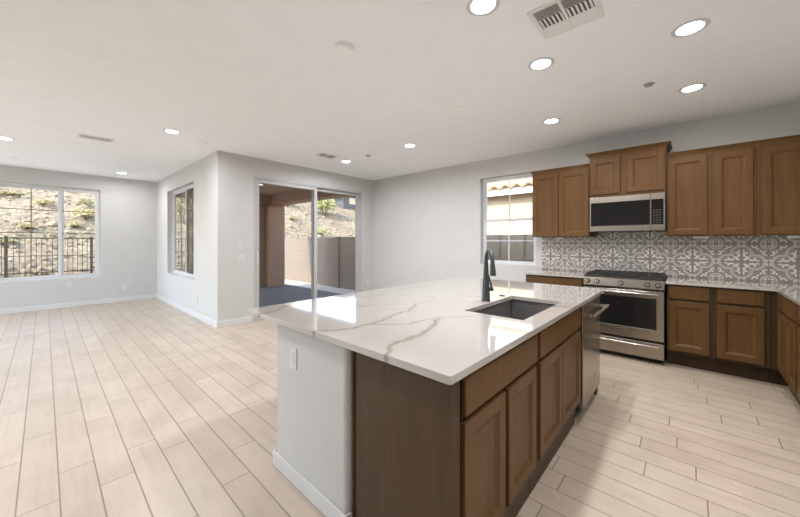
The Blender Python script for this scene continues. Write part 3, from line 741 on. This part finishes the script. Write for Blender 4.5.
# ------------------------------------------------------------------ wall plates
def plate(name, axis, c, n, w, h, kind, label, group=None):
    """plate on a wall; c centre on the wall face, n outward unit"""
    c = Vector(c); n = Vector(n); u = Vector((1, 0, 0)) if abs(n.y) > .5 else Vector((0, 1, 0))
    def pb(bm, a0, a1, z0, z1, d0, d1, bev=.001):
        p = c+u*a0+n*d0; q = c+u*a1+n*d1
        box(bm, (min(p.x, q.x), min(p.y, q.y), c.z+z0), (max(p.x, q.x), max(p.y, q.y), c.z+z1), bev)
    t = thing(name, tuple(c), label, 'outlet' if kind == 'o' else 'switch', group)
    bm = BM(); pb(bm, -w/2, w/2, -h/2, h/2, 0, .006, .002); obj('cover_plate', bm, 'wallplate', t)
    k = max(1, round(w/.055)) if kind == 's' else 1
    for i in range(k):
        a = (i-(k-1)/2)*.046
        if kind == 'o':
            for dz in (-.021, .021):
                bm = BM(); pb(bm, -.017, .017, dz-.014, dz+.014, .006, .0085, .002); r = obj('receptacle', bm, 'wallplate', t)
                bm = BM(); pb(bm, -.008, -.005, dz-.006, dz+.007, .0085, .009, 0); pb(bm, .005, .008, dz-.006, dz+.007, .0085, .009, 0); obj('slot', bm, 'greymetal', r)
        else:
            bm = BM(); pb(bm, a-.016, a+.016, -.033, .033, .006, .010, .002); obj('rocker', bm, 'wallplate', t)
plate('wall_outlet', 0, (-1.633, .93, .693), (0, -1, 0), .072, .118, 'o', 'white duplex outlet on the grey island end wall')
plate('wall_outlet', 0, (-6.395, YR, .35), (0, -1, 0), .072, .118, 'o', 'white outlet low on the wall beneath the narrow patio side window')
plate('wall_outlet', 0, (XL, 1.195, .31), (1, 0, 0), .072, .118, 'o', 'white outlet low on the far wall right of the large window')
plate('wall_outlet', 0, (XL, .338, .46), (1, 0, 0), .072, .118, 'o', 'white outlet on the far wall below the large window')
plate('light_switch', 0, (XD, 2.115, 1.27), (1, 0, 0), .072, .118, 's', 'single white light switch, upper of the pair left of the patio door')
plate('light_switch', 0, (XD, 2.155, 1.07), (1, 0, 0), .118, .118, 's', 'double white light switch, lower of the pair left of the patio door')
plate('wall_outlet', 0, (XD, 4.90, .42), (1, 0, 0), .072, .118, 'o', 'white outlet low on the wall between patio door and corner')

# ------------------------------------------------------------------ ceiling fixtures
def downlight(loc, label):
    t = thing('recessed_light', loc, label, 'ceiling light', 'recessed ceiling lights')
    x, y, z = loc
    bm = BM(); lathe(bm, [(.068, z-.001), (.072, z-.005), (.092, z-.004), (.098, z), (.07, z)], (x, y, 0)); obj('trim_ring', bm, 'trim', t, smooth=True)
    bm = BM(); lathe(bm, [(0, z-.004), (.069, z-.004), (.069, z-.0005), (0, z-.0005)], (x, y, 0)); obj('diffuser', bm, 'diffuser', t)
    l = bpy.data.lights.new('lamp', 'AREA'); l.shape = 'DISK'; l.size = .13; l.energy = LAMP_W; l.spread = math.radians(172); l.color = LAMP_COL
    lo = bpy.data.objects.new('lamp', l); COL.objects.link(lo); lo.parent = t; lo.location = (0, 0, -.008)
    return t
LIGHTS = [(-.909, 1.745, 'recessed ceiling light at the top edge left of the big vent'), (-.871, 2.633, 'recessed ceiling light between the big vent and the far kitchen lights'),
          (.005, 2.845, 'recessed ceiling light upper right, nearer of the two on the right'), (.02, 3.971, 'recessed ceiling light above the right wall cabinets'),
          (-1.192, 3.963, 'recessed ceiling light above the range, left of the right wall cabinets'), (-3.037, 3.588, 'recessed ceiling light over the back wall left of the window'),
          (-4.482, 3.554, 'recessed ceiling light in front of the patio door'), (-4.909, 1.094, 'recessed ceiling light nearest the projecting wall corner'),
          (-8.656, 1.07, 'recessed ceiling light near the far living room wall'), (-6.914, -.366, 'recessed ceiling light at the left photo edge')]
L0 = downlight((LIGHTS[0][0], LIGHTS[0][1], HC), LIGHTS[0][2])
RANGE_SIDE = bpy.data.lights.new('lamp', 'AREA'); RANGE_SIDE.shape = 'DISK'; RANGE_SIDE.size = .13; RANGE_SIDE.energy = LAMP_W*.46; RANGE_SIDE.color = (1.0, .87, .71); RANGE_SIDE.spread = math.radians(172)
LIVING = bpy.data.lights.new('lamp', 'AREA'); LIVING.shape = 'DISK'; LIVING.size = .13; LIVING.energy = LAMP_W*.5; LIVING.color = LAMP_COL; LIVING.spread = math.radians(172)
for x, y, lab in LIGHTS[1:]:
    d_ = dup(L0, (x, y, HC), lab)
    if x < -6:                                # the living room lamps are on a dimmed circuit
        for ch in d_.children:
            if ch.type == 'LIGHT': ch.data = LIVING
    if x > -1.3 and y > 2.7:                  # so are the three along the range wall
        for ch in d_.children:
            if ch.type == 'LIGHT': ch.data = RANGE_SIDE
for x, y in ((-4.9, -1.9), (-2.0, -1.9), (-8.6, -2.6), (-2.5, -.35), (.55, .80)):  # added unseen lamps, placed to lift floor and island brightness
    d_ = dup(L0, (x, y, HC), 'added recessed light, unseen, brightening the room')
    if y > 9:
        for ch in d_.children:
            if ch.type == 'LIGHT': ch.data = RANGE_SIDE

def disc(name, x, y, prof, mat, label, cat, seg=28, group=None):
    bm = BM(); lathe(bm, [(r, HC-z) for r, z in prof], (x, y, 0), seg); return tagit(obj(name, bm, mat, smooth=True, loc=(x, y, HC)), label, cat, group)
sd = thing('smoke_detector', (-1.851, 1.45, HC), 'round white smoke detector on the ceiling left of the top light', 'smoke detector')
bm = BM(); lathe(bm, [(.070, HC), (.070, HC-.012), (.062, HC-.014), (.062, HC-.02)], (-1.851, 1.45, 0)); obj('base_ring', bm, 'plate', sd, smooth=True)
bm = BM(); lathe(bm, [(.066, HC-.016), (.064, HC-.030), (.050, HC-.040), (.022, HC-.042), (.02, HC-.045), (0, HC-.045)], (-1.851, 1.45, 0)); obj('sensor_cover', bm, 'plate', sd, smooth=True)
disc('ceiling_cover', -1.815, 2.91, [(.058, 0), (.058, .006), (.05, .013), (.0, .014)], 'plate', 'round white ceiling cover plate over the island', 'ceiling cover')
disc('ceiling_cover', -5.166, 1.508, [(.075, 0), (.075, .006), (.065, .012), (.0, .013)], 'plate', 'faint white ceiling cover plate by the projecting wall corner', 'ceiling cover')
disc('ceiling_cover', -8.474, -.363, [(.085, 0), (.085, .008), (.07, .018), (.0, .02)], 'plate', 'round white ceiling cover near the far left window', 'ceiling cover')
disc('sprinkler_head', -.266, 3.613, [(.040, 0), (.040, .004), (.030, .006), (.030, .016), (.026, .018), (0, .018)], 'greymetal', 'small grey sprinkler cap on the ceiling above the microwave cabinets', 'sprinkler')
disc('sprinkler_head', -3.901, 3.546, [(.040, 0), (.040, .004), (.030, .006), (.030, .016), (.026, .018), (0, .018)], 'greymetal', 'small grey sprinkler cap between the two lights near the patio door', 'sprinkler')

M['backing'] = plain('vent_gap_shade', (.10, .10, .10), .8); M['backing2'] = plain('pale_vent_gap_shade', (.30, .30, .30), .8)  # flat greys painting the shade seen between louvers
def vent(cx_, cy_, wx, wy, label, rows):
    t = thing('ceiling_vent', (cx_, cy_, HC), label, 'vent'); z = HC; F = .028
    bm = BM(); slab(bm, [cx_-wx/2, cx_-wx/2+F, cx_+wx/2-F, cx_+wx/2], [cy_-wy/2, cy_-wy/2+F, cy_+wy/2-F, cy_+wy/2], {(1, 1)}, z-.008, z, lambda u, v, n: (u, v, n)); obj('frame', bm, 'white_metal', t, bev=(.003, 2))
    bm = BM(); box(bm, (cx_-wx/2+F, cy_-wy/2+F, z-.002), (cx_+wx/2-F, cy_+wy/2-F, z-.0005)); obj('backing', bm, 'backing' if rows == 'four' else 'backing2', t)
    def slats(bm, x0, x1, y0, y1, along, n, tilt, w=.0075, zl=.010):
        for k in range(n):
            s = (k+.5)/n
            if along == 'x':
                y = y0+(y1-y0)*s; a, b2 = (y-w, z-zl), (y+w, z-.003)
                if tilt < 0: a, b2 = (y-w, z-.003), (y+w, z-zl)
                vs2 = [(x0, a[0], a[1]), (x1, a[0], a[1]), (x1, b2[0], b2[1]), (x0, b2[0], b2[1])]
                off = Vector((0, 0, .0014))
            else:
                x = x0+(x1-x0)*s; a, b2 = (x-w, z-zl), (x+w, z-.003)
                if tilt < 0: a, b2 = (x-w, z-.003), (x+w, z-zl)
                vs2 = [(a[0], y0, a[1]), (a[0], y1, a[1]), (b2[0], y1, b2[1]), (b2[0], y0, b2[1])]
                off = Vector((0, 0, .0014))
            lo_ = [bm.verts.new(v) for v in vs2]; hi_ = [bm.verts.new(Vector(v)+off) for v in vs2]
            bm.faces.new(lo_[::-1]); bm.faces.new(hi_)
            for i in range(4): bm.faces.new((lo_[i], lo_[(i+1) % 4], hi_[(i+1) % 4], hi_[i]))
    xa, xb, ya, yb = cx_-wx/2+F, cx_+wx/2-F, cy_-wy/2+F, cy_+wy/2-F
    if rows == 'four':
        for (q0, q1) in ((xa, cx_-.008), (cx_+.008, xb)):
            bm = BM(); h = (yb-ya)/3
            slats(bm, q0, q1, ya, ya+h, 'x', 6, 1); slats(bm, q0, q1, ya+h, yb-h, 'y', 6, -1); slats(bm, q0, q1, yb-h, yb, 'x', 6, -1); obj('louver_bank', bm, 'white_metal', t)
        bm = BM(); box(bm, (cx_-.008, ya, z-.010), (cx_+.008, yb, z-.002)); obj('divider', bm, 'white_metal', t)
    else:
        for (p0, p1) in ((ya, cy_-.005), (cy_+.005, yb)):
            bm = BM(); slats(bm, xa, xb, p0, p1, 'x', max(3, int((p1-p0)/.020)), 1, .0045, .006); obj('louver_bank', bm, 'white_metal', t)
        bm = BM(); box(bm, (xa, cy_-.005, z-.010), (xb, cy_+.005, z-.002)); obj('divider', bm, 'white_metal', t)
vent(-.565, 2.155, .355, .345, 'large square white ceiling vent at the top of the photo', 'four')
vent(-5.99, .475, .20, .36, 'rectangular white ceiling vent over the living area on the left', 'two')
vent(-4.41, 3.10, .22, .34, 'rectangular white ceiling vent in front of the patio door', 'two')

# ------------------------------------------------------------------ outside: own house
bm = BM(); box(bm, (XL-T-1.3, YS-T-.25, HC+.125), (XR+T+.4, YR+T+.02, HC+.42)); box(bm, (XD-T-.05, YR+T+.02, HC+.125), (XR+T+.4, YK+T+.55, HC+.42)); struct('roof', bm, 'roof')  # unseen slab put in for shade, eaves sized to trim indoor sun
bm = BM(); box(bm, (-9.70, YR+T, -.12), (XD-T, 5.15, -.02)); struct('patio_slab', bm, 'concrete')
bm = BM(); box(bm, (-10.7, YR+T+.02, 2.74), (XD-T-.05, 5.35, 2.86)); struct('patio_ceiling', bm, 'stucco')
bm = BM(); box(bm, (-9.72, 4.62, 2.44), (XD-T-.05, 4.98, 2.74)); box(bm, (-9.72, YR+T+.02, 2.44), (-9.42, 4.62, 2.74)); struct('patio_beam', bm, 'stucco')
bm = BM(); box(bm, (-9.74, 4.50, -.1), (-9.28, 4.98, 2.44), .01); box(bm, (-9.72, 3.85, -.1), (-9.56, 4.50, 2.44)); struct('patio_pillar', bm, 'stucco')
# yard
bm = BM(); box(bm, (-15.2, -14, -.40), (-9.56, 14, -.2)); box(bm, (-9.56, 5.24, -.40), (6, 14, -.2)); box(bm, (-9.56, 1.95, -.3), (XD-T, 5.24, -.125)); box(bm, (-9.56, -22, -.30), (9, YS-T, -.13)); struct('ground', bm, 'gravel')
# block walls
def pil(bm, x, y, h=1.5): box(bm, (x-.10, y-.11, -.22), (x+.10, y+.11, h+.02), .006)
bm = BM(); box(bm, (-14.7, 6.55, -.22), (5, 6.71, 1.48), .004); pil(bm, -13.0, 6.6, 1.48); pil(bm, -8.7, 6.6, 1.48); struct('wall_yard', bm, 'block')

# iron fence on a low masonry curb at the foot of the slope
FXX = -14.6
bm = BM(); box(bm, (FXX-.1, -14, -.2), (FXX+.1, 6.5, .30), .01); struct('trim_2', bm, 'block')
fn = thing('metal_fence', (FXX, -1, .30), 'dark bronze picket fence below the rocky hillside outside the large window', 'fence')
y = -6.9
bm = BM(); box(bm, (FXX-.018, -7.0, 1.42), (FXX+.018, 6.5, 1.455)); obj('rail', bm, 'fence', fn)
bm = BM(); box(bm, (FXX-.018, -7.0, .38), (FXX+.018, 6.5, .412)); obj('rail', bm, 'fence', fn)
ys = []; y = -3.9
while y < 6.4:
    ys.append(y); y += .11
pk = None
for y in ys[:100]:
    if pk is None:
        bm = BM(); box(bm, (FXX-.007, y-.007, .34), (FXX+.007, y+.007, 1.44)); pk = obj('picket', bm, 'fence', fn); py = y
    else:
        c = pk.copy(); COL.objects.link(c); c.location.y = y-py
for y in (-6.08, -4.30, -2.52, -.74, 1.04, 2.82, 4.60, 6.40):
    bm = BM(); box(bm, (FXX-.032, y-.032, .30), (FXX+.032, y+.032, 1.50), .004); obj('post', bm, 'fence', fn)

# hillside
def hill_z(x, y):
    d = max(0.0, -15.0-x)
    z = .05 + .46*d + .25*mnoise.noise(Vector((x*.25, y*.25, 0)))*min(1, d) + .12*mnoise.noise(Vector((x*.9, y*.9, 3)))*min(1, d)
    cap = 14.0 if y < 15 else max(4.7, 14.0 - (y-15)*3.0)
    if z > cap: z = cap + (z-cap)*.03
    return z
bm = BM(); nx, ny = 100, 170; G = []
for i in range(nx):
    x = -14.7 - 33*(i/(nx-1))**1.25; G.append([bm.verts.new((x, yy, hill_z(x, yy))) for yy in [-14 + 62*j/(ny-1) for j in range(ny)]])
for i in range(nx-1):
    for j in range(ny-1): bm.faces.new((G[i][j], G[i][j+1], G[i+1][j+1], G[i+1][j]))
bot = [[bm.verts.new((G[i][j].co.x, G[i][j].co.y, -1.0)) for j in (0, ny-1)] for i in (0, nx-1)]
struct('hillside', bm, 'hill', smooth=True)
# loose rocks
bm = BM(); rr = random.Random(5)
ico = bmesh.new(); bmesh.ops.create_icosphere(ico, subdivisions=1, radius=1); iv = [v.co.copy() for v in ico.verts]; ifc = [[v.index for v in f.verts] for f in ico.faces]; ico.free()
for k in range(2300):
    x = -15.1 - 13*rr.random()**1.3; y = rr.uniform(-7, 22); s = rr.uniform(.04, .11)*(1+.6*(rr.random() < .08))
    sx, sy, sz = s*rr.uniform(.8, 1.5), s*rr.uniform(.8, 1.5), s*rr.uniform(.6, 1.0); z = hill_z(x, y); a = rr.uniform(0, 6.28); ca, sa = math.cos(a), math.sin(a)
    vs = []
    for v in iv:
        j = rr.uniform(.75, 1.2); px, py_, pz = v.x*sx*j, v.y*sy*j, v.z*sz*j
        vs.append(bm.verts.new((x+px*ca-py_*sa, y+px*sa+py_*ca, z+pz+.02)))
    for f in ifc: bm.faces.new([vs[i] for i in f])
tagit(obj('loose_rocks', bm, 'rock', loc=(-17, 3, 0)), 'tan loose rocks strewn over the sunlit hillside', 'rocks', kind='stuff')

def shrub(name, x, y, r, h, mat, label, seed, cat='shrub', group=None, n=420, trunk=False):
    rr = random.Random(seed); z = hill_z(x, y)
    t = thing(name, (x, y, z), label, cat, group); bm = BM()
    for k in range(n):
        th = rr.uniform(0, 6.283); ph = math.acos(rr.uniform(-.25, 1)); q = rr.uniform(.45, 1)**.6*(.8+.35*mnoise.noise(Vector((th*1.3, ph*2, seed))))
        p = Vector((r*q*math.sin(ph)*math.cos(th), r*q*math.sin(ph)*math.sin(th), h*.42+h*.58*q*math.cos(ph)))
        d = Vector((rr.gauss(0, 1), rr.gauss(0, 1), rr.gauss(.5, 1))).normalized(); e2 = d.cross(Vector((rr.gauss(0, 1), rr.gauss(0, 1), rr.gauss(0, 1)))).normalized()
        L = rr.uniform(.09, .2)*max(r, .4); w = L*.35; c = Vector((x, y, z))+p
        bm.faces.new([bm.verts.new(v) for v in (c-d*L, c+e2*w, c+d*L, c-e2*w)])
    obj('foliage', bm, mat, t)
    bm = BM()
    for k in range(5):
        a = k*1.26+seed; tube(bm, [(x, y, z-.05), (x+.25*r*math.cos(a), y+.25*r*math.sin(a), z+h*.35), (x+.6*r*math.cos(a), y+.6*r*math.sin(a), z+h*.75)], [.02, .014, .006], 6)
    obj('stem', bm, 'bark', t)
shrub('desert_shrub', -21.3, 1.33, .32, .4, 'leaf_olive', 'olive round shrub high on the slope in the right window pane', 11)
shrub('desert_shrub', -19.9, 1.25, .48, .55, 'leaf_gold', 'golden dry shrub lower on the slope in the right window pane', 12)
shrub('desert_shrub', -19.2, .86, .28, .3, 'leaf_gold', 'small golden tuft left of the golden shrub in the right pane', 13)
shrub('desert_shrub', -21.2, .0, .32, .3, 'leaf_gold', 'straw coloured bush mid slope in the wide window pane', 14)
shrub('desert_shrub', -18.9, -.45, .28, .26, 'leaf_gold', 'low straw bush beside the vertical window bar', 15)
shrub('desert_shrub', -17.6, -.90, .3, .28, 'leaf_green', 'bright green low shrub just above the fence at the left edge', 16)
shrub('desert_shrub', -22.3, -1.0, .5, .22, 'leaf_olive', 'dark olive brush high on the slope at the left edge', 17)
shrub('desert_shrub', -23.6, 12.9, .7, .7, 'leaf_gold', 'golden shrub on the slope seen in the left patio door pane', 18)
shrub('desert_shrub', -20.9, 11.8, .35, .35, 'leaf_olive', 'small shrub low on the slope in the left patio door pane', 19)
shrub('desert_shrub', -18.7, 12.7, .5, .6, 'leaf_green', 'green shrub behind the block wall in the right patio door pane', 20)
shrub('desert_tree', -22.3, 15.5, 1.15, 1.9, 'leaf_green', 'yellow green desert tree on the hillside in the right patio door pane', 21, cat='tree', n=900)
shrub('desert_tree', -19.6, 4.9, .9, 1.7, 'leaf_olive', 'pale olive desert tree seen through the narrow side window', 22, cat='tree', n=700)

# house far up the hill
hx_, hy_ = -26.6, 21.6; hzz = hill_z(hx_, hy_)
hs = thing('house', (hx_, hy_, hzz), 'dark low house on the crest of the hill in the right patio door pane', 'house')
bm = BM(); box(bm, (hx_-3, hy_-2.4, hzz-.6), (hx_+2, hy_+4, hzz+1.1)); obj('house_wall', bm, 'duskhouse', hs)
bm = BM(); box(bm, (hx_-3.6, hy_-3.0, hzz+1.1), (hx_+2.6, hy_+4.6, hzz+1.32)); obj('roof', bm, 'fascia', hs)
for yy in (-1.7, 0.2, 2.0):
    bm = BM(); box(bm, (hx_+1.99, hy_+yy, hzz+.25), (hx_+2.03, hy_+yy+1.1, hzz+.85)); obj('window', bm, 'cream', hs)

# neighbour house beyond the kitchen window
NY = 8.25
nb_ = thing('house', (-2, NY, -.13), 'sunlit cream stucco house with clay tile roof beyond the kitchen window', 'house')
bm = BM(); box(bm, (-9, NY, -.13), (6, NY+.3, 2.62)); obj('house_wall', bm, 'cream', nb_)
bm = BM(); box(bm, (-9.3, NY-.25, 2.54), (6.3, NY-.21, 2.70), .004); obj('fascia', bm, 'fascia', nb_)
bm = BM(); box(bm, (-9.3, NY-.21, 2.545), (6.3, NY, 2.57)); obj('soffit', bm, 'roof', nb_)
bm = BM(); us = [-9.3+.03*k for k in range(int(15.6/.03)+1)]; rows = []
for c in range(9):
    for e, dz in ((0.0, .05), (.999, .0)):
        yy = NY-.31+(c+e)*.34; zz = 2.725+(c+e)*.34*.34+dz
        rows.append([(u, yy, zz + .045*math.sin(2*math.pi*u/.30)) for u in us])
top = [[bm.verts.new(p) for p in r] for r in rows]
lowr = [bm.verts.new((p[0], p[1]+.012, p[2]-.035)) for p in rows[0]]; back = [bm.verts.new((p[0], p[1], 2.6)) for p in rows[-1]]; lowi = [bm.verts.new((p[0], NY, 2.63)) for p in rows[0]]
seq = [back] + top[::-1] + [lowr, lowi]
for A, B in zip(seq[:-1], seq[1:]):
    for k in range(len(us)-1): bm.faces.new((A[k], A[k+1], B[k+1], B[k]))
obj('tile_roof', bm, 'roof_tile', nb_)
